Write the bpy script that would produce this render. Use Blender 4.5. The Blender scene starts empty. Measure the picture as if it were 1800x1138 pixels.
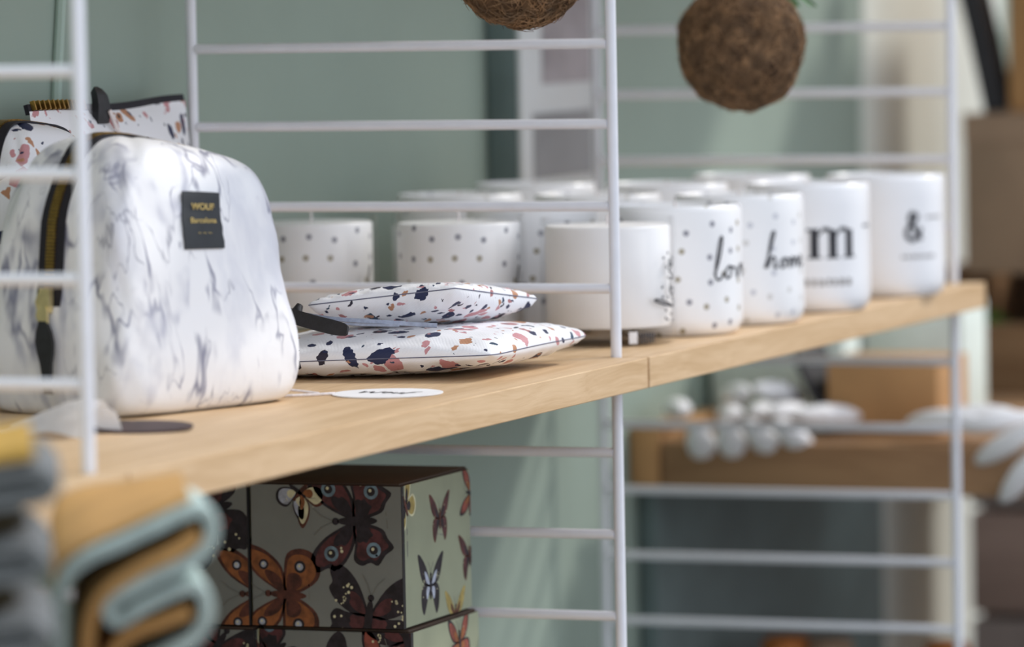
import bpy, bmesh, math, random
from mathutils import Vector, Matrix
from math import sin, cos, pi, atan2, sqrt

sc = bpy.context.scene
COL = sc.collection
ZT = 1.10                       # world height of the display shelf's top

# ------------------------------------------------------------------ camera, light, exposure
cam_d = bpy.data.cameras.new('camera'); cam = bpy.data.objects.new('camera', cam_d); COL.objects.link(cam)
Rv = Vector((0.3596, -0.9329, -0.0188)); Uv = Vector((0.0687, 0.0064, 0.9976)); Fv = Vector((0.9306, 0.3601, -0.0664))
M = Matrix((( Rv.x, Uv.x, -Fv.x), (Rv.y, Uv.y, -Fv.y), (Rv.z, Uv.z, -Fv.z)))
cam.matrix_world = Matrix.Translation((-3.1386, -1.1417, ZT + 0.0389 + 0.2065)) @ M.to_quaternion().to_matrix().to_4x4()
cam_d.sensor_width = 36; cam_d.lens = 180; cam_d.clip_start = 0.05; cam_d.clip_end = 60
cam_d.dof.use_dof = True; cam_d.dof.focus_distance = 3.17; cam_d.dof.aperture_fstop = 5.6; cam_d.dof.aperture_blades = 0
sc.camera = cam

world = bpy.data.worlds.new('world'); sc.world = world; world.use_nodes = True
wt = world.node_tree; bg = wt.nodes['Background']                       # shop daylight: brighter from the window front (-y) and above
wc = wt.nodes.new('ShaderNodeTexCoord'); wd_ = wt.nodes.new('ShaderNodeVectorMath'); wd_.operation = 'DOT_PRODUCT'; wd_.inputs[1].default_value = (-0.15, -0.34, 0.93)
wr_ = wt.nodes.new('ShaderNodeMapRange'); wr_.interpolation_type = 'SMOOTHSTEP'
for k_, v_ in ((1, -0.7), (2, 1.0), (3, 0.46), (4, 2.0)): wr_.inputs[k_].default_value = v_
wt.links.new(wc.outputs['Generated'], wd_.inputs[0]); wt.links.new(wd_.outputs['Value'], wr_.inputs[0]); wt.links.new(wr_.outputs[0], bg.inputs[1])
bg.inputs[0].default_value = (0.615, 0.66, 0.745, 1)
sd = bpy.data.lights.new('window_sun', 'SUN'); sd.energy = 1.9; sd.angle = math.radians(6); sd.color = (1.0, 0.95, 0.89)
sun = bpy.data.objects.new('window_sun', sd); COL.objects.link(sun)
sun.rotation_euler = Vector((-0.95, 0.75, -1.0)).to_track_quat('-Z', 'Y').to_euler(); sun.location = (2, -1.5, 3)
sc.view_settings.view_transform = 'Standard'; sc.view_settings.look = 'None'
sc.view_settings.exposure = 0.0; sc.view_settings.gamma = 1.0; sc.view_settings.use_curve_mapping = False

# ------------------------------------------------------------------ materials
def lin(c):
    return tuple(((v/255)/12.92 if v/255 <= .04045 else ((v/255+.055)/1.055)**2.4) for v in c) + (1,)
class NT:
    def __init__(s, m): s.t = m.node_tree
    def n(s, typ, **kw):
        nd = s.t.nodes.new(typ)
        for k, v in kw.items(): setattr(nd, k, v)
        return nd
    def l(s, a, b): s.t.links.new(a, b)
    def math(s, op, a, b=None, clamp=False):
        nd = s.n('ShaderNodeMath', operation=op); nd.use_clamp = clamp
        for i, v in enumerate((a, b)):
            if v is None: continue
            if isinstance(v, (int, float)): nd.inputs[i].default_value = v
            else: s.l(v, nd.inputs[i])
        return nd.outputs[0]
    def vmath(s, op, a, b=None, scale=None):
        nd = s.n('ShaderNodeVectorMath', operation=op)
        for i, v in enumerate((a, b)):
            if v is None: continue
            if isinstance(v, tuple): nd.inputs[i].default_value = v
            else: s.l(v, nd.inputs[i])
        if scale is not None: nd.inputs['Scale'].default_value = scale
        return nd.outputs['Value'] if op in ('LENGTH', 'DOT_PRODUCT') else nd.outputs[0]
    def mix(s, fac, a, b):
        nd = s.n('ShaderNodeMix', data_type='RGBA')
        if isinstance(fac, (int, float)): nd.inputs[0].default_value = fac
        else: s.l(fac, nd.inputs[0])
        for i, v in ((6, a), (7, b)):
            if isinstance(v, tuple): nd.inputs[i].default_value = v
            else: s.l(v, nd.inputs[i])
        return nd.outputs[2]
    def noise(s, vec, scale, detail=3, rough=.55, out='Fac'):
        nd = s.n('ShaderNodeTexNoise'); nd.inputs['Scale'].default_value = scale
        nd.inputs['Detail'].default_value = detail; nd.inputs['Roughness'].default_value = rough
        if vec is not None: s.l(vec, nd.inputs['Vector'])
        return nd.outputs[out]
    def step(s, v, a, b):
        nd = s.n('ShaderNodeMapRange', interpolation_type='SMOOTHSTEP'); s.l(v, nd.inputs[0])
        nd.inputs[1].default_value = a; nd.inputs[2].default_value = b
        return nd.outputs[0]
    def obj(s): return s.n('ShaderNodeTexCoord').outputs['Object']
    def uv(s): return s.n('ShaderNodeTexCoord').outputs['UV']
    def mapping(s, v, sc=(1, 1, 1), rot=(0, 0, 0), loc=(0, 0, 0)):
        nd = s.n('ShaderNodeMapping'); s.l(v, nd.inputs[0]); nd.inputs[1].default_value = loc
        nd.inputs[2].default_value = rot; nd.inputs[3].default_value = sc
        return nd.outputs[0]
    def bump(s, h, strength, dist):
        nd = s.n('ShaderNodeBump'); nd.inputs['Strength'].default_value = strength; nd.inputs['Distance'].default_value = dist
        s.l(h, nd.inputs['Height']); s.l(nd.outputs[0], s.p.inputs['Normal'])
def mat(name, c, rough=.5, metal=0, spec=.5):
    m = bpy.data.materials.new(name); m.use_nodes = True
    t = NT(m); t.p = m.node_tree.nodes['Principled BSDF']
    t.p.inputs['Base Color'].default_value = lin(c); t.p.inputs['Roughness'].default_value = rough
    t.p.inputs['Metallic'].default_value = metal; t.p.inputs['Specular IOR Level'].default_value = spec
    m['_'] = 1
    return m, t
def plain(name, c, rough=.5, metal=0, var=.06, scale=40, spec=.5, bump=0):
    m, t = mat(name, c, rough, metal, spec)
    o = t.obj(); f = t.noise(o, scale, 4)
    d = tuple(v*(1-var) for v in c); b = tuple(min(255, v*(1+var)) for v in c)
    t.l(t.mix(t.step(f, .3, .7), lin(d), lin(b)), t.p.inputs['Base Color'])
    if bump: t.bump(t.noise(o, scale*4, 3), bump, .001)
    return m
def wood(name, a, b, axis=0, freq=1.0, rough=.5):
    m, t = mat(name, a, rough, 0, .3)
    s = [70*freq]*3; s[axis] = 3.2*freq
    o = t.obj(); w = t.vmath('ADD', o, t.vmath('SCALE', t.noise(o, 5, 2, out='Color'), scale=.03))
    g = t.noise(t.mapping(w, tuple(s)), 1.0, 5, .6)
    s2 = [420*freq]*3; s2[axis] = 14*freq
    g2 = t.noise(t.mapping(w, tuple(s2)), 1.0, 3, .6)
    f = t.math('ADD', t.math('MULTIPLY', g, .6), t.math('MULTIPLY', g2, .4))
    t.l(t.mix(t.step(f, .34, .66), lin(a), lin(b)), t.p.inputs['Base Color'])
    t.bump(g2, .25, .0004)
    return m
def terrazzo(name, scale=62.0, base=(238, 239, 242)):
    m, t = mat(name, base, .55, 0, .35)
    o = t.obj()
    col = None
    prev = lin(base)
    for sca, seed, rmin, rvar, pal in ((scale, 0.0, .15, .40, 0), (scale*1.9, 7.3, .0, .42, 1)):
        v = t.vmath('ADD', o, t.vmath('SCALE', t.noise(o, scale*4.2, 2, out='Color'), scale=.0036))
        v = t.vmath('ADD', t.vmath('SCALE', v, scale=sca), (seed, seed*2, seed*3))
        vo = t.n('ShaderNodeTexVoronoi', voronoi_dimensions='3D', feature='F1'); vo.inputs['Scale'].default_value = 1; vo.inputs['Randomness'].default_value = .8
        t.l(v, vo.inputs['Vector'])
        d = t.vmath('SUBTRACT', v, vo.outputs['Position'])
        ro = t.n('ShaderNodeVectorRotate', rotation_type='EULER_XYZ'); t.l(d, ro.inputs['Vector'])
        t.l(t.vmath('SCALE', vo.outputs['Color'], scale=6.28), ro.inputs['Rotation'])
        L = t.vmath('LENGTH', t.vmath('MULTIPLY', ro.outputs[0], (.72, 1.75, 1.0)))
        wn = t.n('ShaderNodeTexWhiteNoise', noise_dimensions='3D'); t.l(vo.outputs['Position'], wn.inputs['Vector'])
        r = t.math('ADD', t.math('MULTIPLY', wn.outputs['Value'], rvar), rmin)
        mask = t.step(t.math('SUBTRACT', r, L), -.008, .012)
        cr = t.n('ShaderNodeValToRGB'); cr.color_ramp.interpolation = 'CONSTANT'
        e = cr.color_ramp.elements
        pals = [(0, (38, 46, 78)), (.30, (198, 142, 146)), (.52, (186, 136, 104)), (.70, (44, 40, 56)), (.82, (176, 122, 122)), (.92, (52, 74, 96))]
        e[0].position = 0; e[0].color = lin(pals[0][1]); e[1].position = pals[1][0]; e[1].color = lin(pals[1][1])
        for p, c in pals[2:]:
            q = e.new(p); q.color = lin(c)
        sp = t.n('ShaderNodeSeparateColor'); t.l(vo.outputs['Color'], sp.inputs[0])
        t.l(t.math('FRACT', t.math('MULTIPLY', sp.outputs[0], 3.7)), cr.inputs[0])
        prev = t.mix(mask, prev, cr.outputs[0])
    t.l(prev, t.p.inputs['Base Color'])
    w1 = t.n('ShaderNodeTexWave', wave_type='BANDS', bands_direction='DIAGONAL'); w1.inputs['Scale'].default_value = 260; t.l(o, w1.inputs['Vector'])
    w2 = t.n('ShaderNodeTexWave', wave_type='BANDS', bands_direction='DIAGONAL'); w2.inputs['Scale'].default_value = 260
    t.l(t.mapping(o, (-1, 1, 1)), w2.inputs['Vector'])
    t.bump(t.math('ADD', w1.outputs['Fac'], w2.outputs['Fac']), .12, .0005)
    return m
def marble(name):
    m, t = mat(name, (238, 240, 243), .45, 0, .35)
    o = t.obj()
    o2 = t.mapping(o, (1.5, 1.5, .55), (.35, .25, 0))
    w = t.vmath('ADD', o2, t.vmath('SCALE', t.noise(o2, 12, 4, out='Color'), scale=.06))
    prev = lin((243, 244, 246))
    cloud = t.step(t.noise(w, 13, 4), .50, .68)
    prev = t.mix(t.math('MULTIPLY', cloud, .38), prev, lin((176, 180, 200)))
    for sca, wid, amt, c, off, b0 in ((13, .030, .85, (112, 114, 140), 0, .43), (22, .022, .75, (132, 134, 156), 3.1, .46), (9, .05, .6, (156, 159, 180), 6.7, .44), (30, .018, .6, (120, 122, 140), 9.2, .50)):
        n = t.noise(t.vmath('ADD', w, (off, off, off)), sca, 3, .5)
        ridge = t.math('SUBTRACT', 1.0, t.step(t.math('ABSOLUTE', t.math('SUBTRACT', n, .5)), 0.0, wid))
        brk = t.step(t.noise(t.vmath('ADD', o, (off+1, 0, 0)), 26, 2), b0, b0+.16)
        prev = t.mix(t.math('MULTIPLY', t.math('MULTIPLY', ridge, brk), amt), prev, lin(c))
    t.l(prev, t.p.inputs['Base Color'])
    t.bump(t.noise(o, 60, 3), .25, .002)
    return m
def dotted(name, base=(246, 246, 246), scale=56.0, rad=.12, c1=(168, 160, 140), c2=(150, 150, 158)):
    m, t = mat(name, base, .35, 0, .5)
    uv = t.uv(); v = t.vmath('SCALE', uv, scale=scale)
    vo = t.n('ShaderNodeTexVoronoi', voronoi_dimensions='2D', feature='F1'); vo.inputs['Scale'].default_value = 1; vo.inputs['Randomness'].default_value = .55
    t.l(v, vo.inputs['Vector'])
    mask = t.step(vo.outputs['Distance'], rad+.02, rad-.02)
    sp = t.n('ShaderNodeSeparateColor'); t.l(vo.outputs['Color'], sp.inputs[0])
    c = t.mix(t.step(sp.outputs[0], .45, .55), lin(c1), lin(c2))
    t.l(t.mix(mask, lin(base), c), t.p.inputs['Base Color'])
    return m
def glass(name, tint=(254, 254, 254)):
    m = bpy.data.materials.new(name); m.use_nodes = True
    t = NT(m); nd = m.node_tree.nodes; nd.remove(nd['Principled BSDF'])
    tr = t.n('ShaderNodeBsdfTransparent'); tr.inputs[0].default_value = lin(tint)
    gl = t.n('ShaderNodeBsdfGlossy'); gl.inputs['Roughness'].default_value = .06
    fr = t.n('ShaderNodeFresnel'); fr.inputs[0].default_value = 1.4
    mx = t.n('ShaderNodeMixShader'); ge = t.n('ShaderNodeNewGeometry'); t.l(t.math('MULTIPLY', t.math('MULTIPLY', fr.outputs[0], .6), t.math('SUBTRACT', 1.0, ge.outputs['Backfacing'])), mx.inputs[0]); t.l(tr.outputs[0], mx.inputs[1]); t.l(gl.outputs[0], mx.inputs[2])
    t.l(mx.outputs[0], nd['Material Output'].inputs['Surface'])
    return m
def coir(name, a, b):
    m, t = mat(name, a, .9, 0, .1)
    o = t.obj(); f = t.noise(t.mapping(o, (60, 150, 90), (.5, .3, .8)), 1, 4)
    t.l(t.mix(t.step(f, .35, .68), lin(a), lin(b)), t.p.inputs['Base Color'])
    t.bump(f, .8, .003)
    return m
MT = dict(
    wall=plain('sage_wall', (151, 167, 155), .8, var=.025, scale=3),
    pillar=plain('pale_wall', (238, 243, 234), .8, var=.02, scale=3),
    floor=plain('floor_concrete', (104, 100, 96), .7, var=.05, scale=4),
    white_metal=plain('white_powder_coat', (232, 234, 240), .3, var=.01, scale=60),
    oak=wood('oak_veneer', (220, 190, 152), (198, 165, 124)),
    bench=wood('brown_plank', (168, 132, 96), (138, 104, 74), axis=1, freq=.5),
    darkwood=wood('dark_plank', (192, 166, 152), (166, 142, 130), axis=1, freq=.4),
    marble=marble('marble_print_fabric'), terr=terrazzo('terrazzo_print_fabric'), terr2=terrazzo('terrazzo_print_fabric_small', 74),
    black=plain('black_leather', (34, 34, 37), .5, var=.15, scale=200, bump=.2),
    stripe=plain('greyish_brown_card', (168, 154, 146), .7, var=.05, scale=20), brownleather=plain('dark_brown_card', (70, 52, 52), .6, var=.1, scale=80),
    tape=plain('zip_tape', (30, 28, 36), .8, var=.1, scale=300),
    gold=plain('brass', (178, 140, 74), .35, 1, var=.1, scale=300),
    palegold=plain('pale_brass', (222, 204, 150), .35, .7, var=.05, scale=200),
    goldprint=plain('gold_foil_print', (205, 180, 110), .4, .3, var=.05, scale=200),
    label=plain('charcoal_label', (44, 48, 52), .6, var=.06, scale=150),
    seam=plain('navy_seam', (104, 106, 124), .8, var=.1, scale=200),
    whitecord=plain('white_cord', (226, 218, 216), .8, var=.05, scale=300),
    ribbon=plain('grey_ribbon', (150, 158, 176), .7, var=.06, scale=300),
    paper=plain('white_paper', (242, 242, 243), .6, var=.015, scale=60),
    ink=plain('ink', (46, 46, 52), .6, var=.1, scale=100), inkgrey=plain('grey_ink', (150, 146, 142), .6, var=.1, scale=100),
    wax=plain('white_wax', (247, 246, 245), .5, var=.008, scale=30),
    porcelain=plain('white_glazed', (246, 246, 247), .25, var=.01, scale=20),
    dot=dotted('dot_print'), dotfaint=dotted('dot_print_faint', c1=(214, 212, 208), c2=(205, 206, 212)),
    glass=glass('clear_glass'),
    coir=coir('coir', (108, 84, 62), (66, 50, 38)), fibre=plain('coir_fibre', (132, 102, 72), .8, var=.25, scale=90),
    leaf=plain('green_leaf', (96, 150, 96), .5, var=.15, scale=60), darkleaf=plain('dark_leaf', (92, 140, 58), .5, var=.3, scale=30),
    kraft=plain('kraft_card', (188, 144, 96), .8, var=.05, scale=15), kraftdull=plain('brown_carton', (164, 138, 114), .8, var=.04, scale=15),
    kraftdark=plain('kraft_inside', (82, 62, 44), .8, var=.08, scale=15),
    seafoam=plain('pale_green_card', (226, 238, 230), .7, var=.03, scale=20),
    teal=plain('pale_teal_felt', (184, 203, 198), .95, var=.06, scale=120, bump=.4), cork=plain('tan_washable_paper', (206, 158, 96), .75, var=.05, scale=25),
    tealdark=plain('blue_grey_felt', (112, 142, 156), .95, var=.08, scale=80),
    greyfelt=plain('grey_felt', (112, 115, 116), .95, var=.07, scale=120, bump=.4), mustard=plain('mustard_felt', (192, 152, 70), .95, var=.07, scale=90),
    boxgrey=plain('grey_green_card', (128, 134, 130), .6, var=.03, scale=20), boxside=plain('sage_card', (150, 158, 134), .6, var=.03, scale=20),
    boxtop=plain('brown_card_top', (70, 54, 42), .7, var=.06, scale=20), foldshade=plain('fold_shade', (34, 34, 36), .7),
    photo=plain('grey_photo', (150, 145, 148), .5, var=.12, scale=14), photo2=plain('grey_panel', (140, 142, 144), .5, var=.06, scale=10),
    framedark=plain('dark_green_frame', (98, 114, 113), .5, var=.05, scale=20), gapshade=plain('olive_gap_shade', (74, 64, 44), .95, var=.1, scale=80),  # frame green also colours the added shade sheet; felt is darkened for gap shade
    white=plain('white_paint', (206, 210, 210), .5, var=.012, scale=10), orange=plain('orange_paper', (206, 128, 66), .6, var=.1, scale=40),
    brown1=plain('wing_brown', (80, 46, 36), .7, var=.25, scale=160), orange1=plain('wing_orange', (134, 84, 48), .7, var=.18, scale=140),
    black1=plain('wing_black', (36, 32, 38), .7, var=.3, scale=160), blue1=plain('wing_blue', (110, 136, 150), .7, var=.15, scale=160),
    maroon=plain('wing_maroon', (78, 44, 46), .7, var=.25, scale=140), cream=plain('wing_cream', (206, 206, 172), .7, var=.08, scale=140),
    red1=plain('wing_red', (132, 70, 58), .7, var=.15, scale=160), yellow1=plain('wing_yellow', (160, 144, 84), .7, var=.12, scale=160),
    greyblue=plain('wing_greyblue', (168, 178, 194), .7, var=.12, scale=160), ink2=plain('fine_print', (120, 122, 116), .7),
    cable=plain('pale_green_paint', (170, 190, 178), .7, var=.02, scale=20), slate=plain('slate_board', (46, 46, 50), .7, var=.08, scale=20),
)

# ------------------------------------------------------------------ helpers
def tag(o, label=None, cat=None, group=None, kind=None):
    for k, v in (('label', label), ('category', cat), ('group', group), ('kind', kind)):
        if v: o[k] = v
    return o
def W(x, y, z): return Vector((x, y, ZT + z))
def thing(name, loc, label, cat, group=None):
    o = bpy.data.objects.new(name, None); COL.objects.link(o); o.location = loc; o.empty_display_size = .02
    return tag(o, label, cat, group)
def obj(name, bm, mats, parent=None, base=None, smooth=True):
    """bm is in world coordinates; the object's origin becomes base (or the parent's origin)"""
    if not isinstance(mats, (list, tuple)): mats = [mats]
    off = Vector((0, 0, 0)); loc = Vector((0, 0, 0))
    if parent is not None:
        p = parent; off = Vector((0, 0, 0))
        while p is not None: off += Vector(p.location); p = p.parent
    elif base is not None: off = Vector(base); loc = off
    for v in bm.verts: v.co -= off
    me = bpy.data.meshes.new(name); bm.normal_update(); bm.to_mesh(me); bm.free()
    for m in mats: me.materials.append(m)
    if smooth:
        for p in me.polygons: p.use_smooth = True
        try: me.set_sharp_from_angle(angle=math.radians(38))
        except Exception: pass
    o = bpy.data.objects.new(name, me); COL.objects.link(o); o.location = loc
    if parent is not None: o.parent = parent
    return o
def copy_tree(o, parent=None):
    c = o.copy(); COL.objects.link(c)
    if parent is not None: c.parent = parent
    for ch in list(o.children): copy_tree(ch, c)
    return c
def struct(name, bm, m, smooth=False):
    o = obj(name, bm, m, smooth=smooth); o['kind'] = 'structure'; return o
def box(bm, lo, hi, mi=0, bevel=0):
    lo = Vector(lo); hi = Vector(hi)
    r = bmesh.ops.create_cube(bm, size=1, matrix=Matrix.Translation((lo+hi)/2) @ Matrix.Diagonal((*(hi-lo), 1)))
    fs = set(f for v in r['verts'] for f in v.link_faces)
    for f in fs: f.material_index = mi
    if bevel:
        es = list(set(e for v in r['verts'] for e in v.link_edges))
        rr = bmesh.ops.bevel(bm, geom=es, offset=bevel, segments=2, profile=.5, affect='EDGES')
        for f in rr['faces']: f.material_index = mi
    return bm
def BX(lo, hi, bevel=0): return box(bmesh.new(), lo, hi, 0, bevel)
def tube(bm, pts, r, n=10, caps=True, mi=0):
    pts = [Vector(p) for p in pts]; rings = []
    up = Vector((0, 0, 1)); prev = None
    for i, p in enumerate(pts):
        d = (pts[min(i+1, len(pts)-1)] - pts[max(i-1, 0)]).normalized()
        if prev is None:
            a = d.cross(up)
            if a.length < 1e-3: a = d.cross(Vector((1, 0, 0)))
        else: a = prev - d*prev.dot(d)
        a.normalize(); prev = a; b = d.cross(a)
        rr = r[i] if isinstance(r, (list, tuple)) else r
        rings.append([bm.verts.new(p + rr*(cos(2*pi*k/n)*a + sin(2*pi*k/n)*b)) for k in range(n)])
    for i in range(len(rings)-1):
        for k in range(n):
            f = bm.faces.new((rings[i][k], rings[i][(k+1) % n], rings[i+1][(k+1) % n], rings[i+1][k])); f.material_index = mi
    if caps:
        bm.faces.new(rings[0][::-1]).material_index = mi; bm.faces.new(rings[-1]).material_index = mi
    return bm
def lathe(bm, c, prof, n=48, mi=0, uv=True, closed=False):
    """prof: (r,z) list; r=0 closes. UV in metres"""
    c = Vector(c); L = bm.loops.layers.uv.verify(); rows = []
    for r, z in prof:
        if r < 1e-6: rows.append([bm.verts.new(c + Vector((0, 0, z)))])
        else: rows.append([bm.verts.new(c + Vector((r*cos(2*pi*k/n), r*sin(2*pi*k/n), z))) for k in range(n)])
    R0 = max(r for r, z in prof)
    m = len(rows)
    for i in range(m if closed else m-1):
        a, b = rows[i], rows[(i+1) % m]
        for k in range(n):
            k2 = (k+1) % n
            if len(a) == 1 and len(b) == 1: continue
            if len(a) == 1: vs = (a[0], b[k2], b[k]); 
            elif len(b) == 1: vs = (a[k], a[k2], b[0])
            else: vs = (a[k], a[k2], b[k2], b[k])
            f = bm.faces.new(vs); f.material_index = mi
            for lp in f.loops:
                v = lp.vert.co - c; ang = 2*pi*k/n
                u = atan2(v.y, v.x) if v.to_2d().length > 1e-6 else ang
                while u < ang-.5: u += 2*pi
                while u > ang+2: u -= 2*pi
                lp[L].uv = (u*R0, v.z)
    return bm
def strip(bm, pts, widths, wdir, thick, ndir=None, mi=0):
    """flat band along pts, width along wdir (vec or list), with thickness"""
    rows = []
    n = len(pts)
    for i, p in enumerate(pts):
        p = Vector(p); w = Vector(wdir[i] if isinstance(wdir, list) else wdir).normalized()
        hw = (widths[i] if isinstance(widths, (list, tuple)) else widths)/2
        d = (Vector(pts[min(i+1, n-1)]) - Vector(pts[max(i-1, 0)])).normalized()
        nn = (Vector(ndir[i] if isinstance(ndir, list) else ndir) if ndir is not None else d.cross(w)).normalized()
        rows.append([bm.verts.new(p + w*hw + nn*thick/2), bm.verts.new(p - w*hw + nn*thick/2), bm.verts.new(p - w*hw - nn*thick/2), bm.verts.new(p + w*hw - nn*thick/2)])
    for a, b in zip(rows, rows[1:]):
        for k in range(4): bm.faces.new((a[k], a[(k+1) % 4], b[(k+1) % 4], b[k])).material_index = mi
    bm.faces.new(rows[0][::-1]).material_index = mi; bm.faces.new(rows[-1]).material_index = mi
    bmesh.ops.recalc_face_normals(bm, faces=bm.faces[:])
    return bm
def prism(bm, poly, thick, T, mi=0):
    """poly in 2D extruded by thick along local z, placed by matrix T"""
    a = [bm.verts.new(T @ Vector((x, y, 0))) for x, y in poly]; b = [bm.verts.new(T @ Vector((x, y, thick))) for x, y in poly]
    n = len(poly)
    for k in range(n): bm.faces.new((a[k], a[(k+1) % n], b[(k+1) % n], b[k])).material_index = mi
    bm.faces.new(a[::-1]).material_index = mi; bm.faces.new(b).material_index = mi
    bmesh.ops.recalc_face_normals(bm, faces=bm.faces[:])
    return bm
def frame_m(o, x, y):
    x = Vector(x).normalized(); y = Vector(y); y = (y - x*y.dot(x)).normalized(); z = x.cross(y)
    return Matrix(((x.x, y.x, z.x, o[0]), (x.y, y.y, z.y, o[1]), (x.z, y.z, z.z, o[2]), (0, 0, 0, 1)))
def text_polys(s, size, bold=0.0):
    cu = bpy.data.curves.new('t', 'FONT'); cu.body = s; cu.size = size; cu.align_x = 'CENTER'; cu.offset = bold
    o = bpy.data.objects.new('t', cu); COL.objects.link(o)
    dg = bpy.context.evaluated_depsgraph_get(); me = bpy.data.meshes.new_from_object(o.evaluated_get(dg))
    polys = [[(me.vertices[i].co.x, me.vertices[i].co.y) for i in p.vertices] for p in me.polygons]
    bpy.data.objects.remove(o); bpy.data.curves.remove(cu); bpy.data.meshes.remove(me)
    return polys
def ribbon_polys(pts, w):
    """a pen stroke as quads"""
    out = []; P = [Vector(p) for p in pts]
    def nrm(i):
        d = (P[min(i+1, len(P)-1)] - P[max(i-1, 0)]); d = d.normalized() if d.length > 0 else Vector((1, 0))
        return Vector((-d.y, d.x))
    for i in range(len(P)-1):
        wa = w[i] if isinstance(w, (list, tuple)) else w; wb = w[i+1] if isinstance(w, (list, tuple)) else w
        a, b = nrm(i)*wa/2, nrm(i+1)*wb/2
        out.append([tuple(P[i]+a), tuple(P[i]-a), tuple(P[i+1]-b), tuple(P[i+1]+b)])
    return out
def spline(pts, n=8):
    out = []
    for i in range(len(pts)-1):
        p0 = Vector(pts[max(i-1, 0)]); p1 = Vector(pts[i]); p2 = Vector(pts[i+1]); p3 = Vector(pts[min(i+2, len(pts)-1)])
        for k in range(n):
            t = k/n
            out.append(.5*((2*p1) + (-p0+p2)*t + (2*p0-5*p1+4*p2-p3)*t*t + (-p0+3*p1-3*p2+p3)*t**3))
    out.append(Vector(pts[-1])); return out

# ------------------------------------------------------------------ the setting
struct('floor', BX((-4, -3, -.1), (5, .34, 0)), MT['floor'])
struct('wall_left', BX((-3.5, .33, 0), (1.61, .45, 2.7)), MT['wall'])
struct('trim_1', BX((1.61, .325, 0), (2.1, .45, 2.7)), MT['pillar'])
struct('wall_left_far', BX((2.1, .33, 0), (4.5, .45, 2.7)), MT['wall'])
struct('wall_back', BX((4.5, -3, 0), (4.6, .45, 2.7)), MT['kraftdull'])

# ------------------------------------------------------------------ wire ladders
SP = .05388; RZ = .2065
def make_ladder(label):
    t = thing('wire_shelf_ladder', (0, 0, 0), label, 'shelf ladder', 'white wire shelf ladders')
    for nm, y in (('front_post', 0), ('back_post', .30)):
        obj(nm, tube(bmesh.new(), [(0, y, 0.0), (0, y, .6), (0, y, 1.2), (0, y, 1.86)], .0036, 14), MT['white_metal'], t)
    first = None
    for k in range(-8, 14):
        if k in (4, -5, 13): continue
        z = ZT + RZ - k*SP - (.0015 if k == 0 else 0)
        if first is None:
            first = obj('rung', tube(bmesh.new(), [(0, .003, z), (0, .15, z), (0, .297, z)], .0033, 12), MT['white_metal'], t); z0 = z
        else:
            c = first.copy(); COL.objects.link(c); c.parent = t; c.location.z = z - z0
    return t
lad = make_ladder('white wire shelf ladder whose front post ends at the joint between the two oak boards')
l2 = copy_tree(lad); l2.location.x = -.79; l2['label'] = 'nearest blurred white wire shelf ladder, in front of the marble print wash bag'
l3 = copy_tree(lad); l3.location.x = .79; l3['label'] = 'farthest white wire shelf ladder, at the end of the oak shelf behind the candles'

# ------------------------------------------------------------------ boards
def board(name, x0, x1, z1, th, label, end=None, y0=-.0225, y1=.318, cat='shelf', group=None):
    g = .0018; nw = .0042
    P = []
    # right end x1
    ex = x1 - g if end is None else end
    P += [(x0+g, y0), (ex, y0)]
    for yn in (0, .30): P += [(ex, yn-nw), (x1-nw, yn-nw), (x1-nw, yn+nw), (ex, yn+nw)]
    P += [(ex, y1), (x0+g, y1)]
    for yn in (.30, 0): P += [(x0+g, yn+nw), (x0+nw, yn+nw), (x0+nw, yn-nw), (x0+g, yn-nw)]
    bm = bmesh.new(); prism(bm, P, th, Matrix.Translation((0, 0, ZT+z1-th)))
    o = obj(name, bm, MT['oak'], base=((x0+x1)/2, .15, ZT+z1-th), smooth=False)
    bv = o.modifiers.new('b', 'BEVEL'); bv.width = .0007; bv.segments = 2; bv.limit_method = 'ANGLE'
    return tag(o, label, cat, group)
board('oak_shelf_board', -.79, 0, 0, .0200, 'oak shelf board under the wash bag and terrazzo pouches', group=None)
board('oak_shelf_board', 0, .79, 0, .0200, 'oak shelf board carrying the row of white candles', end=.803)
board('oak_shelf_board', -1.58, -.79, 0, .0200, 'nearest oak shelf board at the left edge, behind the folded grey felt')
board('oak_shelf_board', -.79, 0, .47, .0200, 'oak shelf board above the wash bag, over the top of the frame')
board('oak_shelf_board', 0, .79, .47, .0200, 'oak shelf board above the candles, over the top of the frame')
board('oak_shelf_board', .79, 1.50, .47, .0200, 'unseen oak shelf board past the last white post, added to shade the wall', y1=.3295)  # extra board out of view, added to keep the sun off the wall
board('oak_shelf_board', -.79, 0, -.2595, .0200, 'oak shelf board carrying the stacked butterfly boxes')

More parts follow.
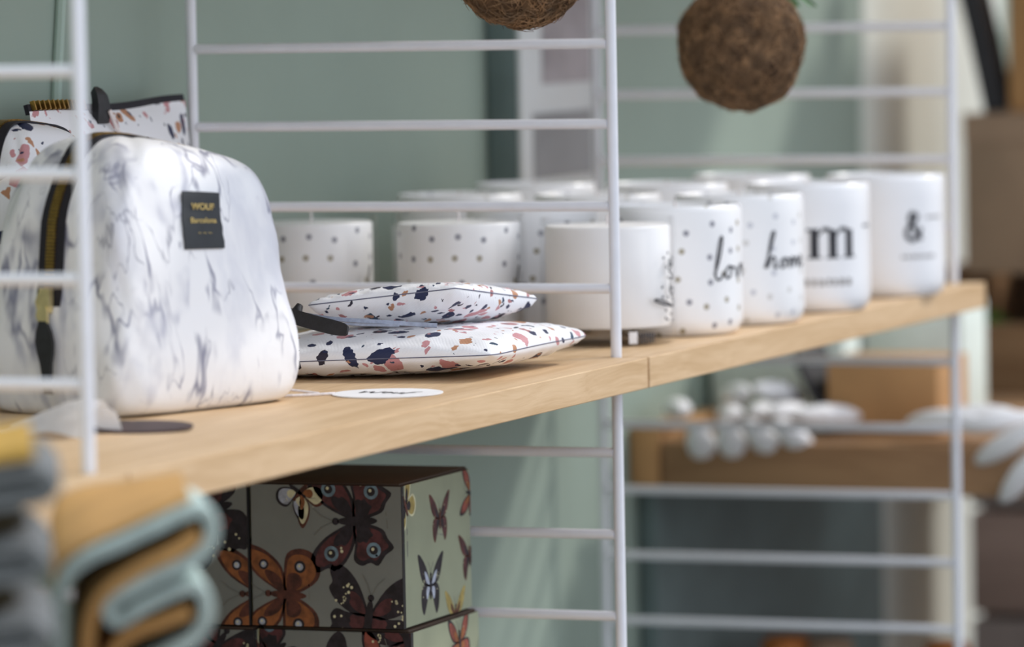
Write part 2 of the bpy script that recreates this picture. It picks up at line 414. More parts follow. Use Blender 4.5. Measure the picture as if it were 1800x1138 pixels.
# ------------------------------------------------------------------ wash bags
def se(a, hx, hy, n):
    c, s = cos(a), sin(a)
    return (math.copysign(abs(c)**(2/n), c)*hx, math.copysign(abs(s)**(2/n), s)*hy)
def loft(rings, T, N=96, noise=0, seed=1):
    """rings: (z,hx,hy,n,cx,cy)"""
    rnd = random.Random(seed); ph = [rnd.uniform(0, 6.28) for _ in range(8)]
    bm = bmesh.new(); rows = []
    for (z, hx, hy, n, cx, cy) in rings:
        row = []
        for k in range(N):
            a = 2*pi*k/N; x, y = se(a, hx, hy, n)
            w = noise*(sin(3*a+ph[0]+z*70)+.7*sin(7*a+ph[1]-z*90)+.5*sin(11*a+ph[2]+z*140))
            s = 1 + w/max(hx, .01)
            row.append(bm.verts.new(T @ Vector((cx+x*s, cy+y*s, z + w*.4))))
        rows.append(row)
    for a, b in zip(rows, rows[1:]):
        for k in range(N): bm.faces.new((a[k], a[(k+1) % N], b[(k+1) % N], b[k]))
    bm.faces.new(rows[0][::-1]); bm.faces.new(rows[-1])
    return bm
def interp(tab, n):
    """smooth the ring table"""
    vs = [Vector(t[:3]) for t in tab]; out = []
    import bisect
    for i in range(len(tab)-1):
        for k in range(n):
            t = k/n
            p0 = tab[max(i-1, 0)]; p1 = tab[i]; p2 = tab[i+1]; p3 = tab[min(i+2, len(tab)-1)]
            out.append(tuple(.5*((2*b) + (-a+c)*t + (2*a-5*b+4*c-d)*t*t + (-a+3*b-3*c+d)*t**3) for a, b, c, d in zip(p0, p1, p2, p3)))
    out.append(tab[-1]); return out
def wash_bag(cx, cy, rot, H, lx, ly, fabric, label, name='wash_bag', labelled=True, seed=1, sag=0.012):
    T = Matrix.Translation(W(cx, cy, 0)) @ Matrix.Rotation(rot, 4, 'Z')
    t = thing(name, W(cx, cy, 0), label, 'wash bag')
    tab = [(0.0005, lx*.90, ly*.84, 6), (.004, lx*.965, ly*.94, 6.5), (.014, lx*1.0, ly*1.0, 7), (.035, lx*1.0, ly*1.0, 8), (H*.45, lx*.945, ly*.92, 8), (H*.7, lx*.885, ly*.835, 7.5),
           (H*.84, lx*.815, ly*.755, 7), (H*.925, lx*.745, ly*.645, 6), (H*.972, lx*.67, ly*.50, 4.4), (H*.995, lx*.54, ly*.28, 3.4), (H, lx*.3, ly*.09, 2.6)]
    rg = [r + (lx*.16*max(0, (r[0]/H-.7)/.3)**1.3, 0) for r in interp(tab, 5)]
    # the top sags towards the far end
    def warp(p):
        k = max(0, p.z/H)**3
        return Vector((p.x, p.y, p.z - sag*k*(p.x/lx)**1 - .006*k*(p.x/lx)**2))
    bm = loft(rg, Matrix.Identity(4), noise=.0007, seed=seed)
    for v in bm.verts: v.co = T @ warp(v.co)
    body = obj('bag_body', bm, fabric, t)
    prof = [(z, hx, q[-1]) for z, hx, *q in [(g_[0], g_[1], g_[4]) for g_ in rg]]
    def endpt(sgn, i): return Vector((prof[i][2] + sgn*prof[i][1], 0, prof[i][0]))
    lo = next(i for i, p in enumerate(prof) if p[0] > H*.40)
    path = [endpt(-1, i) for i in range(lo, len(prof))] + [endpt(1, i) for i in range(len(prof)-1, lo-1, -1)]
    path = [warp(p) for p in path]
    nor = []
    for i in range(len(path)):
        d = (path[min(i+1, len(path)-1)] - path[max(i-1, 0)]).normalized(); nor.append(Vector((-d.z, 0, d.x)))
    R3 = T.to_3x3()
    wd = R3 @ Vector((0, 1, 0))
    P = [T @ (p + n*.0006) for p, n in zip(path, nor)]; ND = [R3 @ n for n in nor]
    zt = obj('zip_tape', strip(bmesh.new(), P, .0190, wd, .0012, ND), MT['tape'], t)
    # teeth: small blocks along the path
    bm = bmesh.new()
    acc = 0
    PT = [T @ (p + n*.0016) for p, n in zip(path, nor)]
    for i in range(len(PT)-1):
        a, b = PT[i], PT[i+1]; L = (b-a).length; 
        while acc < L:
            p = a.lerp(b, acc/L); d = (b-a).normalized()
            strip(bm, [p - d*.0007, p + d*.0007], .0068, wd, .0012, ND[i]); acc += .0021
        acc -= L
    obj('zip_teeth', bm, MT['gold'], zt, smooth=False)
    # slider and leather pull at the near end
    p0 = P[0]; n0 = ND[0]; dn = (P[0]-P[1]).normalized()
    bm = strip(bmesh.new(), [p0 + n0*.003 - dn*.010, p0 + n0*.004 - dn*.002, p0 + n0*.003 + dn*.004], [.007, .011, .008], wd, .004, n0)
    sl = obj('zip_slider', bm, MT['palegold'], t)
    rd = -wd
    q = [p0 + n0*.005 + dn*.000, p0 + n0*.006 + dn*.006 + rd*.001, p0 + n0*.006 + dn*.012 + rd*.003]
    obj('zip_ring', strip(bmesh.new(), q, [.0065, .009, .006], wd, .0018, n0), MT['palegold'], sl)
    q = [p0 + n0*.006 + dn*(.009 + .006*i) + rd*(.0022 + .0011*i) for i in range(8)]
    obj('zip_pull', strip(bmesh.new(), q, [.006, .0115, .014, .0125, .009, .0075, .0065, .006], wd, .002, n0), MT['black'], sl)
    # piping along the end panel's edges
    if labelled:
        def surf(xn, z):   # point on the long front face (local -y)
            i = min(range(len(rg)), key=lambda i: abs(rg[i][0]-z)); zz, hx, hy, n, cx_, _ = rg[i]
            x = cx_ + xn*hx; y = -hy*(1-abs(xn)**n)**(1/n); return warp(Vector((x, y, z)))
        xa, xb, za, zb = -.275, .19, H*.595, H*.805
        bm = bmesh.new(); N = 8; g = []
        def lp(u, v, off):
            p = surf(xa+(xb-xa)*u, za+(zb-za)*v)
            du = surf(xa+(xb-xa)*min(1, u+.05), za+(zb-za)*v)-surf(xa+(xb-xa)*max(0, u-.05), za+(zb-za)*v)
            n = Vector((0, -1, .25)).normalized(); return T @ (p + n*off)
        for i in range(N+1):
            g.append([bm.verts.new(lp(i/N, j/N, .0012)) for j in range(N+1)])
        for i in range(N):
            for j in range(N): bm.faces.new((g[i][j], g[i+1][j], g[i+1][j+1], g[i][j+1]))
        bmesh.ops.recalc_face_normals(bm, faces=bm.faces[:])
        bmesh.ops.solidify(bm, geom=bm.faces[:], thickness=.0008)
        lb = obj('sewn_label', bm, MT['label'], t); lb['label'] = 'charcoal sewn label with gold lettering'
        bm = bmesh.new()
        for s, sz, vy, bold in (('WOUF', .0052, .68, .00012), ('Barcelona', .0044, .45, .00006), ('~ ~ ~', .004, .24, 0)):
            for poly in text_polys(s, sz, bold):
                vs = [bm.verts.new(lp(.52 + x/.026, vy + y/(zb-za), .0019)) for x, y in poly]
                try: bm.faces.new(vs)
                except ValueError: pass
        obj('gold_lettering', bm, MT['goldprint'], lb, smooth=False)
    return t
wash_bag(-.4065, .1500, math.radians(-18), .158, .0800, .0625, MT['marble'], 'white marble print wash bag with gold zip and charcoal label on the oak shelf', seed=3)
wash_bag(-.335, .262, math.radians(-2), .166, .060, .036, MT['terr'], 'terrazzo print wash bag standing behind the marble print bag', labelled=False, seed=8, sag=.004)

# ------------------------------------------------------------------ terrazzo pouches
def pillow(C, Tt, Tb, floor=None, nu=64, nv=48, p=2.4, e=.42, pinch=.045, wr=.0008, seed=2, top_pinch=0):
    """C: four corners (v=-1: C0->C1, v=+1: C3->C2); closed cushion mesh"""
    rnd = random.Random(seed); ph = [rnd.uniform(0, 6.28) for _ in range(10)]
    C = [Vector(c) for c in C]; mid = sum(C, Vector())/4
    def base(u, v):
        a, b = (u+1)/2, (v+1)/2
        q = (C[0]*(1-a)+C[1]*a)*(1-b) + (C[3]*(1-a)+C[2]*a)*b
        # sides pulled in slightly between the corners, corners rounded
        k = pinch*((1-u*u)*abs(v)**3 + (1-v*v)*abs(u)**3) + .05*(abs(u*v)**8)
        q2 = q + (mid - q)*k; q2.z = q.z
        return q2
    def t(u, v): return max(0, (1-abs(u)**p)*(1-abs(v)**p))**e
    def wrk(u, v, s):
        eg = max(abs(u), abs(v))**3
        return wr*eg*(sin(17*u+ph[0]+s)+sin(23*v+ph[1]+s*2)+.8*sin(31*(u+v)+ph[2])) * (1-max(abs(u), abs(v))**14)
    bm = bmesh.new()
    def coord(i, n): 
        s = -1 + 2*i/n; return sin(s*pi/2)
    top = [[None]*(nv+1) for _ in range(nu+1)]; bot = [[None]*(nv+1) for _ in range(nu+1)]
    for i in range(nu+1):
        for j in range(nv+1):
            u, v = coord(i, nu), coord(j, nv); q = base(u, v)
            zt = q.z + Tt*t(u, v) + wrk(u, v, 0)
            zb = q.z - Tb*t(u, v) + wrk(u, v, 3)
            if floor is not None: zb = max(zb, floor + .00015)
            top[i][j] = bm.verts.new((q.x, q.y, ZT+zt))
            bot[i][j] = top[i][j] if (i in (0, nu) or j in (0, nv)) else bm.verts.new((q.x, q.y, ZT+min(zb, zt-.0003)))
    for i in range(nu):
        for j in range(nv):
            bm.faces.new((top[i][j], top[i+1][j], top[i+1][j+1], top[i][j+1]))
            vs = (bot[i][j+1], bot[i+1][j+1], bot[i+1][j], bot[i][j])
            try: bm.faces.new(vs)
            except ValueError: pass
    edge = [base(coord(i, nu), -1) for i in range(nu+1)] + [base(1, coord(j, nv)) for j in range(1, nv+1)] + [base(coord(i, nu), 1) for i in range(nu-1, -1, -1)] + [base(-1, coord(j, nv)) for j in range(nv-1, 0, -1)]
    edge = [Vector((q.x, q.y, ZT+q.z)) for q in edge]
    return bm, edge
# lower
C = [(-.228, .190, .0105), (-.207, .004, .0165), (-.040, .000, .0175), (-.060, .190, .0125)]
bl = W(-.13, .076, 0)
t = thing('terrazzo_pouch', bl, 'larger terrazzo print pouch lying flat on the oak shelf, under the other', 'pouch', 'terrazzo pouches stacked on the shelf')
bm, ed = pillow(C, .0155, .0140, floor=0, seed=2, p=2.6, e=.40)
obj('pouch_body', bm, MT['terr'], t)
obj('seam', tube(bmesh.new(), ed + [ed[0]], .00035, 6), MT['seam'], t)
# upper
C = [(-.190, .140, .0455), (-.171, .043, .0555), (-.060, .028, .0420), (-.075, .130, .0420)]
bu = W(-.125, .085, .03)
t = thing('terrazzo_pouch', bu, 'smaller terrazzo print pouch on top of the other, with black leather pull', 'pouch', 'terrazzo pouches stacked on the shelf')
bm, ed = pillow(C, .0085, .0175, floor=.0265, seed=5, p=2.6, e=.42)
obj('pouch_body', bm, MT['terr2'], t)
obj('seam', tube(bmesh.new(), ed + [ed[0]], .0004, 6), MT['seam'], t)
pts = [W(-.200, .158, .0445), W(-.204, .150, .0430), W(-.209, .140, .0405), W(-.214, .124, .0370), W(-.219, .107, .0340), W(-.222, .096, .0325)]
obj('leather_pull', strip(bmesh.new(), spline(pts, 4), [.0095]*17+[.009, .0085, .0075, .005], (.35, 0, 1), .0016), MT['black'], t)
pts = [W(-.192, .141, .046), W(-.194, .142, .043), W(-.197, .14, .0395)]
obj('zip_end', tube(bmesh.new(), pts, [.0022, .0032, .002], 10), MT['black'], t)
pts = [W(-.200, .140, .0415), W(-.206, .115, .0385), W(-.200, .090, .0365), W(-.190, .070, .0345), W(-.183, .052, .033)]
obj('ribbon_loop', strip(bmesh.new(), spline(pts, 5), .0026, (.5, 0, 1), .0012), MT['ribbon'], t)
pts = [W(-.200, .142, .039), W(-.210, .118, .0365), W(-.206, .095, .0348), W(-.196, .072, .0337)]
obj('ribbon_loop', strip(bmesh.new(), spline(pts, 5), .0014, (.5, 0, 1), .001), MT['ribbon'], t)

# pouch standing against the wall
t = thing('terrazzo_clutch', W(-.124, .29, 0), 'flat terrazzo print clutch with open zip standing against the wall', 'pouch')
def clutch():
    bm = bmesh.new(); nu, nv = 40, 24; H = .170; x0, x1 = -.240, -.008
    def P(u, v, s):
        x = x0 + (x1-x0)*u; bul = (1-(2*u-1)**4)*(1-(2*v-1)**6)**.7
        z = H*v*(1-.012*sin(pi*u)) + .0008*sin(9*u)*v
        y = .282 + .020*v + s*(.010*bul + .0008*sin(14*u+5*v))
        return W(x, y, z + .0004)
    f = [[None]*(nv+1) for _ in range(nu+1)]; b = [[None]*(nv+1) for _ in range(nu+1)]
    for i in range(nu+1):
        for j in range(nv+1):
            f[i][j] = bm.verts.new(P(i/nu, j/nv, -1))
            b[i][j] = bm.verts.new(P(i/nu, j/nv, .5)) if 0 < i < nu and j > 0 else f[i][j]
    for i in range(nu):
        for j in range(nv):
            bm.faces.new((f[i][j], f[i+1][j], f[i+1][j+1], f[i][j+1]))
            vs = [b[i][j+1], b[i+1][j+1], b[i+1][j], b[i][j]]
            u = []
            for q in vs:
                if q not in u: u.append(q)
            if len(u) >= 3:
                try: bm.faces.new(u)
                except ValueError: pass
    bmesh.ops.recalc_face_normals(bm, faces=bm.faces[:])
    return bm, P
bm, PF = clutch()
obj('pouch_body', bm, MT['terr'], t)
rim = [PF(u/30, 1, -1) + Vector((0, .002, .001)) for u in range(31)]
zt = obj('zip_tape', strip(bmesh.new(), rim, .0065, (0, .25, 1), .003), MT['tape'], t)
bm = bmesh.new()
for k in range(0, 34, 3):
    p = PF(.02 + .31*k/34, 1, -1) + Vector((0, -.0005, .0035)); strip(bm, [p + Vector((-.0008, 0, 0)), p + Vector((.0008, 0, 0))], .0026 if k % 3 else .0062, (0, .3, 1), .003)
obj('zip_teeth', bm, MT['gold'], zt, smooth=False)
p = PF(.385, 1, -1)
obj('zip_pull', strip(bmesh.new(), [p + Vector((0, -.006, -.008)), p + Vector((0, -.007, -.002)), p + Vector((0, -.007, .004)), p + Vector((0, -.006, .009)), p + Vector((0, -.004, .012)), p + Vector((0, -.002, .0135))], [.013, .0135, .013, .0115, .008, .004], (1, -.15, 0), .005), MT['black'], t)
q = PF(.42, .9, -1)
obj('cotton_loop', strip(bmesh.new(), spline([p + Vector((.004, -.011, 0)), p + Vector((.016, -.012, -.016)), p + Vector((.030, -.014, -.036)), p + Vector((.044, -.016, -.06))], 5), .0032, (1, 0, .4), .0012), MT['whitecord'], t)

# ------------------------------------------------------------------ tags on the shelf
def disc_tag(name, c, rx, ry, rot, th, m, label, cat, tilt=0, axis='Y'):
    t = thing(name, c, label, cat)
    T = Matrix.Translation(c) @ Matrix.Rotation(rot, 4, 'Z') @ Matrix.Rotation(tilt, 4, axis)
    bm = bmesh.new(); prism(bm, [(rx*cos(2*pi*k/48), ry*sin(2*pi*k/48)) for k in range(48)], th, T)
    obj('card_disc', bm, m, t)
    return t, T
c = W(-.303, .0365, .0003)
t, T = disc_tag('round_hang_tag', c, .0335, .0335, 0, .0006, MT['paper'], 'round white paper tag with black script lying in front of the pouches', 'tag')
bm = bmesh.new()
def wr(pts, w):
    for poly in ribbon_polys([Vector((p[0]*.0085, p[1]*.0085)) for p in spline([Vector((a, b, 0)) for a, b in pts], 6)], w*.0085):
        vs = [bm.verts.new(T @ (Matrix.Rotation(-pi/2-.1, 4, 'Z') @ Vector((x, y, .00075)))) for x, y in poly]
        bm.faces.new(vs)
wr([(-2.1, .7), (-1.9, -.6), (-1.4, .5), (-1.0, -.6), (-.5, .8)], .22)
wr([(-.3, .1), (0, .5), (.3, 0), (0, -.5), (-.3, 0), (.1, .3)], .18)
wr([(.6, .4), (.6, -.4), (1.0, -.4), (1.1, .4), (1.2, -.5)], .18)
wr([(1.5, -.9), (1.7, .9), (2.2, 1.1)], .2); wr([(1.4, .2), (2.1, .3)], .16)
obj('script_print', bm, MT['ink'], t, smooth=False)
cord = [W(-.318, .075, .0012), W(-.320, .090, .003), W(-.325, .110, .005), W(-.332, .128, .004), W(-.345, .125, .002), W(-.345, .108, .0012), W(-.334, .085, .0012), W(-.322, .071, .0012), W(-.315, .066, .0012)]
obj('cord', tube(bmesh.new(), spline(cord, 6), .0009, 8), MT['whitecord'], t)
c = W(-.556, .082, .0012)
t, T = disc_tag('dark_hang_tag', c, .023, .031, .1, .0012, MT['brownleather'], 'dark brown round tag lying below the front corner of the marble print bag', 'tag', tilt=math.radians(-3))
obj('cord', tube(bmesh.new(), spline([W(-.545, .100, .003), W(-.53, .11, .002), W(-.52, .105, .0012)], 5), .0008, 8), MT['tape'], t)
# crumpled white paper tag
bm = bmesh.new(); rnd = random.Random(4)
n = 14; g = [[None]*n for _ in range(n)]
for i in range(n):
    for j in range(n):
        u, v = i/(n-1), j/(n-1)
        x = -.622 + .05*u + .01*v; y = .085 + .058*v
        z = .0012 + .017*sin(pi*u)**.8*(.55+.45*sin(3.2*v+1)) + .003*sin(9*u+4*v)**2
        g[i][j] = bm.verts.new(W(x, y, max(.0006, z)))
for i in range(n-1):
    for j in range(n-1): bm.faces.new((g[i][j], g[i+1][j], g[i+1][j+1], g[i][j+1]))
bmesh.ops.solidify(bm, geom=bm.faces[:], thickness=.0006)
tag(obj('paper_tag', bm, MT['paper'], base=W(-.6, .114, 0)), 'curled white paper tag on the shelf by the nearest white post', 'tag')

# ------------------------------------------------------------------ candles
A0 = math.radians(201)
def wrap(bm, polys, c, R, a0, z0, mi=0, off=.0004):
    for poly in polys:
        vs = [bm.verts.new((c[0]+(R+off)*cos(a0+x/R), c[1]+(R+off)*sin(a0+x/R), c[2]+z0+y)) for x, y in poly]
        try: bm.faces.new(vs).material_index = mi
        except ValueError: pass
def script(kind, s):
    S = []
    def st(pts, w=.16): S.extend(ribbon_polys([Vector((p.x*s, p.y*s)) for p in spline([Vector((a, b, 0)) for a, b in pts], 6)], w*s))
    if kind == 'lo':
        st([(-.1, .2), (.35, 1.3), (.62, 2.5), (.45, 2.6), (.1, 1.2), (.0, .1), (.35, -.1), (.75, .35)])
        st([(1.25, .75), (.9, .45), (1.0, .0), (1.4, .1), (1.45, .65), (1.2, .75), (1.9, .6)])
        st([(2.1, .7), (2.3, 0), (2.8, .8), (3.1, .5)]); st([(3.2, .35), (3.7, .6), (3.4, .8), (3.2, .3), (3.6, 0), (4.0, .3)])
    elif kind == 'home':
        st([(-.15, .0), (.35, 1.4), (.75, 2.7), (.5, 2.6), (.2, 1.2), (.05, 0)]); st([(.08, .1), (.45, .8), (.75, .7), (.7, .05), (1.0, .1)], .2)
        st([(1.6, .7), (1.25, .4), (1.4, .0), (1.75, .2), (1.65, .7), (2.1, .6)], .18)
        st([(2.2, .7), (2.25, .0), (2.5, .7), (2.75, .6), (2.75, .0), (3.0, .7), (3.3, .5), (3.4, 0)], .18)
        st([(3.6, .35), (4.1, .6), (3.8, .8), (3.6, .3), (4.0, 0), (4.4, .3)], .18)
    elif kind == 'amp':
        st([(1.15, .0), (.75, .5), (.25, 1.3), (.4, 1.75), (.75, 1.6), (.6, 1.2), (.1, .75), (.05, .25), (.45, -.02), (.9, .3), (1.1, .8)], .30)
    return S
def serif_m(s):
    out = []
    def r(x0, y0, x1, y1): out.append([(x0*s, y0*s), (x1*s, y0*s), (x1*s, y1*s), (x0*s, y1*s)])
    for x in (0, 1.05, 2.1):
        r(x, .08, x+.46, 1.35); r(x-.16, 0, x+.62, .09)
    r(-.2, 1.3, .46, 1.42)
    for x in (.46, 1.51):
        out.extend(ribbon_polys([Vector((p.x*s, p.y*s)) for p in spline([Vector((x, 1.1, 0)), Vector((x+.25, 1.36, 0)), Vector((x+.62, 1.34, 0)), Vector((x+.8, 1.05, 0))], 5)], [.08*s]*5+[.2*s]*11))
    return out
def small_print(n, w, h, gap, seed):
    rnd = random.Random(seed); out = []; x = 0
    for i in range(n):
        ww = w*rnd.uniform(.6, 1.1)
        out.append([(x, 0), (x+ww, 0), (x+ww, h*rnd.uniform(.7, 1)), (x, h)]); x += ww+gap
    return out
def jar(c, H, m, label, R=.046, text=None, a_off=0.0, tz=.04, group='white candle jars on the shelf'):
    c = W(*c); t = thing('candle_jar', c, label, 'candle', group)
    prof = [(0, .0), (R*.82, .0), (R*.90, .0012), (R*.975, .006), (R, .012), (R, H-.004), (R*.985, H-.0012), (R*.955, H), (R*.925, H-.0015), (R*.92, H-.009), (R*.92, H-.012)]
    rr = []
    for i, (r, z) in enumerate(prof):
        rr.append((r, z))
        if (r, z) == (R, .012): rr += [(R, .012+(H-.016)*k/6) for k in range(1, 6)]
    obj('jar', lathe(bmesh.new(), c, rr, 64), m, t)
    obj('wax', lathe(bmesh.new(), c, [(R*.918, H-.0118), (R*.918, H-.008), (R*.8, H-.0085), (0, H-.0085)], 48), MT['wax'], t)
    obj('wick', tube(bmesh.new(), [c + Vector((0, 0, H-.009)), c + Vector((.001, 0, H-.001)), c + Vector((.002, .001, H+.001))], .0009, 6), MT['whitecord'], t)
    if text:
        bm = bmesh.new()
        for polys, dx, dz, mi in text: wrap(bm, [[(x+dx, y+dz) for x, y in p] for p in polys], c, R, A0 + a_off, tz, mi)
        obj('print', bm, [MT['ink'], MT['inkgrey']], t, smooth=False)
    return t
def cone(c, H, wide, label, **k): return jar(c, H, wide, label, **k)
jar((.218, .034, 0), .090, MT['dot'], 'white dotted candle jar just right of the glass candle, with lo in script', text=[(script('lo', .0105), 0, 0, 0)], a_off=.60, tz=.040)
jar((.327, .024, 0), .0925, MT['dotfaint'], 'white candle jar with black ho script, second from the glass candle', text=[(script('home', .0092), 0, 0, 0)], a_off=.38, tz=.041)
jar((.468, .018, 0), .0945, MT['porcelain'], 'white candle jar with a bold black letter m', text=[([[(x*.86, y) for x, y in p] for p in serif_m(.0155)], 0, 0, 0), (small_print(4, .0025, .0018, .0008, 2), .0475, .022, 0), (small_print(7, .004, .0055, .0022, 3), -.004, -.020, 1)], a_off=-.02, tz=.040)
jar((.645, .012, 0), .0930, MT['porcelain'], 'last white candle jar by the farthest white post, with an ampersand', text=[(script('amp', .0115), 0, 0, 0), (small_print(5, .003, .002, .001, 5), .018, .016, 1), (small_print(9, .003, .0025, .001, 4), -.004, -.014, 1)], a_off=.28, tz=.044)
rear = [(.222, .142, .090, 'white candle jar in the second row behind the dotted lo jar', 'dot'),
        (.334, .134, .0925, 'white candle jar in the second row behind the ho jar', 'dotfaint'), (.468, .128, .0945, 'white candle jar in the second row behind the m jar', 'porcelain'),
        (.650, .122, .0930, 'white candle jar in the second row behind the ampersand jar', 'porcelain'),
        (.340, .244, .0925, 'white candle jar by the wall, third in line behind the ho jar', 'dotfaint'), (.475, .236, .0945, 'white candle jar by the wall, third in line behind the m jar', 'porcelain')]
for x, y, H, lab, m in rear: jar((x, y, 0), H, MT[m], lab)
# clear glass jars
def glass_jar(c, label, dots, H=.086, R=.046):
    c = W(*c); t = thing('glass_candle', c, label, 'candle', 'glass candles in the nearest row')
    prof = [(0, 0), (R*.93, 0), (R*.985, .002), (R, .006), (R, H*.5), (R, H-.002), (R*.985, H), (R*.955, H), (R*.94, H-.002), (R*.935, .014), (R*.9, .0115), (0, .011)]
    obj('glass_jar', lathe(bmesh.new(), c, prof, 64), MT['glass'], t)
    obj('wax', lathe(bmesh.new(), c, [(0, .0116), (R*.90, .0122), (R*.925, .015), (R*.925, H-.007), (R*.9, H-.0055), (0, H-.0055)], 56), MT['dot' if dots else 'wax'], t)
    obj('wick', tube(bmesh.new(), [c + Vector((0, 0, H-.006)), c + Vector((.001, 0, H-.002)), c + Vector((.002, .001, H+.001))], .0009, 6), MT['whitecord'], t)
    bm = bmesh.new(); rnd = random.Random(9)
    S = script('home', .0085)
    wrap(bm, [[(-y, x) for x, y in p] for p in script('lo', .0085)] if not dots else script('home', .006), c, R, A0 + (1.22 if not dots else 1.0), .026 if not dots else .036)
    if not dots:
        for k in range(16):
            x, y = rnd.uniform(-.017, -.002), rnd.uniform(-.012, .042); r = .0011
            wrap(bm, [[(x + r*cos(2*pi*i/10), y + r*sin(2*pi*i/10)) for i in range(10)]], c, R, A0+1.25, .024)
    obj('print', bm, MT['ink'], t, smooth=False)
    if not dots:
        bm = bmesh.new(); wrap(bm, [[(x/1.0 + i*.0, y) for x, y in ((0+k*.0012, 0), (.0012+k*.0012, 0), (.0012+k*.0012, .008), (k*.0012, .008))] for i in range(1) for k in range(0, 5)], c, R*.93, A0+.30, .002)
        obj('base_label', bm, MT['paper'], t, smooth=False)
        bm = bmesh.new(); wrap(bm, [[(k*.0022, 0), (.0014+k*.0022, 0), (.0014+k*.0022, .007), (k*.0022, .007)] for k in range(6)], c, R*.93, A0+.48, .002)
        obj('barcode', bm, MT['ink'], t, smooth=False)
    return t
glass_jar((.121, .049, 0), 'clear glass candle with white wax right behind the middle white post', False)
glass_jar((.122, .158, 0), 'dotted glass candle in the middle, behind the upper terrazzo pouch', True, H=.088)
glass_jar((.122, .268, 0), 'dotted glass candle nearest the wall, half hidden by the marble print bag', True, H=.088)

# picture frame standing on the shelf
t = thing('picture_frame', W(.69, .31, 0), 'dark sided white frame with a greyish photograph standing against the wall behind the candles', 'picture frame')
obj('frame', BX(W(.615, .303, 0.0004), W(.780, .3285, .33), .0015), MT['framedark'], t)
obj('mount', BX(W(.6155, .2995, 0.0004), W(.780, .3028, .33), .0008), MT['white'], t)
obj('photograph', BX(W(.662, .2985, .165), W(.772, .2994, .31)), MT['photo'], t)
obj('caption_panel', BX(W(.640, .2985, .090), W(.772, .2994, .142)), MT['photo2'], t)
# thin strip on the wall
bm = tube(bmesh.new(), [W(-.131, .327, .30), W(-.150, .327, .19), W(-.17, .327, .02), W(-.17, .327, .0)], .0035, 8)
tag(obj('wall_cable', bm, MT['cable'], base=W(-.15, .327, 0)), 'pale green cable running down the sage wall above the standing clutch', 'cable')

# ------------------------------------------------------------------ butterfly boxes
def clip(poly, w, h):
    for ax, lim, sg in ((0, 0, 1), (0, w, -1), (1, 0, 1), (1, h, -1)):
        out = []
        for i in range(len(poly)):
            a, b = poly[i-1], poly[i]; da, db = (a[ax]-lim)*sg, (b[ax]-lim)*sg
            if (da >= 0) != (db >= 0):
                t = da/(da-db); out.append((a[0]+(b[0]-a[0])*t, a[1]+(b[1]-a[1])*t))
            if db >= 0: out.append(b)
        poly = out
        if len(poly) < 3: return []
    return poly
FORE = {'peacock': [(.04, .12), (.30, .62), (.62, .92), (.92, .98), (.98, .80), (.90, .60), (.96, .45), (.78, .22), (.42, .02), (.04, -.02)],
        'moth': [(.04, .12), (.35, .66), (.72, .96), (1.0, 1.02), (.98, .72), (.84, .40), (.55, .10), (.04, -.02)],
        'swallow': [(.03, .15), (.24, .70), (.52, 1.10), (.66, 1.14), (.60, .80), (.50, .40), (.34, .12), (.03, 0)]}
HIND = {'peacock': [(.04, .05), (.45, .02), (.74, .06), (.86, -.10), (.80, -.28), (.86, -.44), (.66, -.60), (.52, -.78), (.34, -.66), (.16, -.56), (.04, -.2)],
        'moth': [(.04, .05), (.50, .06), (.86, .0), (.98, -.28), (.90, -.58), (.62, -.76), (.34, -.70), (.12, -.42), (.04, -.2)],
        'swallow': [(.03, .02), (.30, .10), (.44, -.10), (.46, -.45), (.42, -.78), (.32, -.98), (.24, -.80), (.14, -.45), (.03, -.2)]}
def circ(x, y, r, n=14): return [(x+r*cos(2*pi*k/n), y+r*sin(2*pi*k/n)) for k in range(n)]
def scal(poly, s, c): return [(c[0]+(x-c[0])*s, c[1]+(y-c[1])*s) for x, y in poly]
def cen(poly): return (sum(p[0] for p in poly)/len(poly), sum(p[1] for p in poly)/len(poly))
def smooth_poly(P, n=3):
    out = []
    m = len(P)
    for i in range(m):
        p0, p1, p2, p3 = (Vector(P[(i+k-1) % m]) for k in range(4))
        for k in range(n):
            t = k/n; q = .5*((2*p1)+(-p0+p2)*t+(2*p0-5*p1+4*p2-p3)*t*t+(-p0+3*p1-3*p2+p3)*t**3); out.append((q.x, q.y))
    return out
def butterfly(style, cols, eyes=(), specks=0, seed=1, sides=(1, -1)):
    """layers of (poly, material key) in unit space, body along y"""
    L = []; rnd = random.Random(seed)
    out, inn, tip = cols
    for s in sides:
        for P in (HIND[style], FORE[style]):
            P = smooth_poly([(x*1.8, y) for x, y in P] if style == 'swallow' else P, 3); c = cen(P)
            L.append(([(x*s, y) for x, y in P], out, 0)); L.append(([(x*s, y) for x, y in scal(P, .80, (c[0]*.75, c[1]*.75))], inn, 1))
            L.append(([(x*s, y) for x, y in scal(P, .42, (c[0]*.2, c[1]*.2))], tip, 2))
        for x, y, r, k1, k2 in eyes:
            L.append((circ(x*s, y, r), k1, 3)); L.append((circ(x*s, y, r*.58), k2, 4)); L.append((circ(x*s+r*.12, y+r*.1, r*.22), 'cream', 5))
        for _ in range(specks):
            a = rnd.uniform(-.6, .9); rr = rnd.uniform(.6, .82); L.append((circ(s*(rr*cos(a)), rr*sin(a), rnd.uniform(.018, .035), 7), 'cream', 3))
    L.append(([(x*.09, -.05+y*.42) for x, y in circ(0, 0, 1)], 'black1' if out == 'black1' else 'brown1', 6))
    L.append((circ(0, .40, .07), 'black1' if out == 'black1' else 'brown1', 6))
    for s in (1, -1): 
        for poly in ribbon_polys([Vector((0, .44)), Vector((.12*s, .7)), Vector((.26*s, .86))], .018): L.append((poly, 'ink2', 6))
    return L
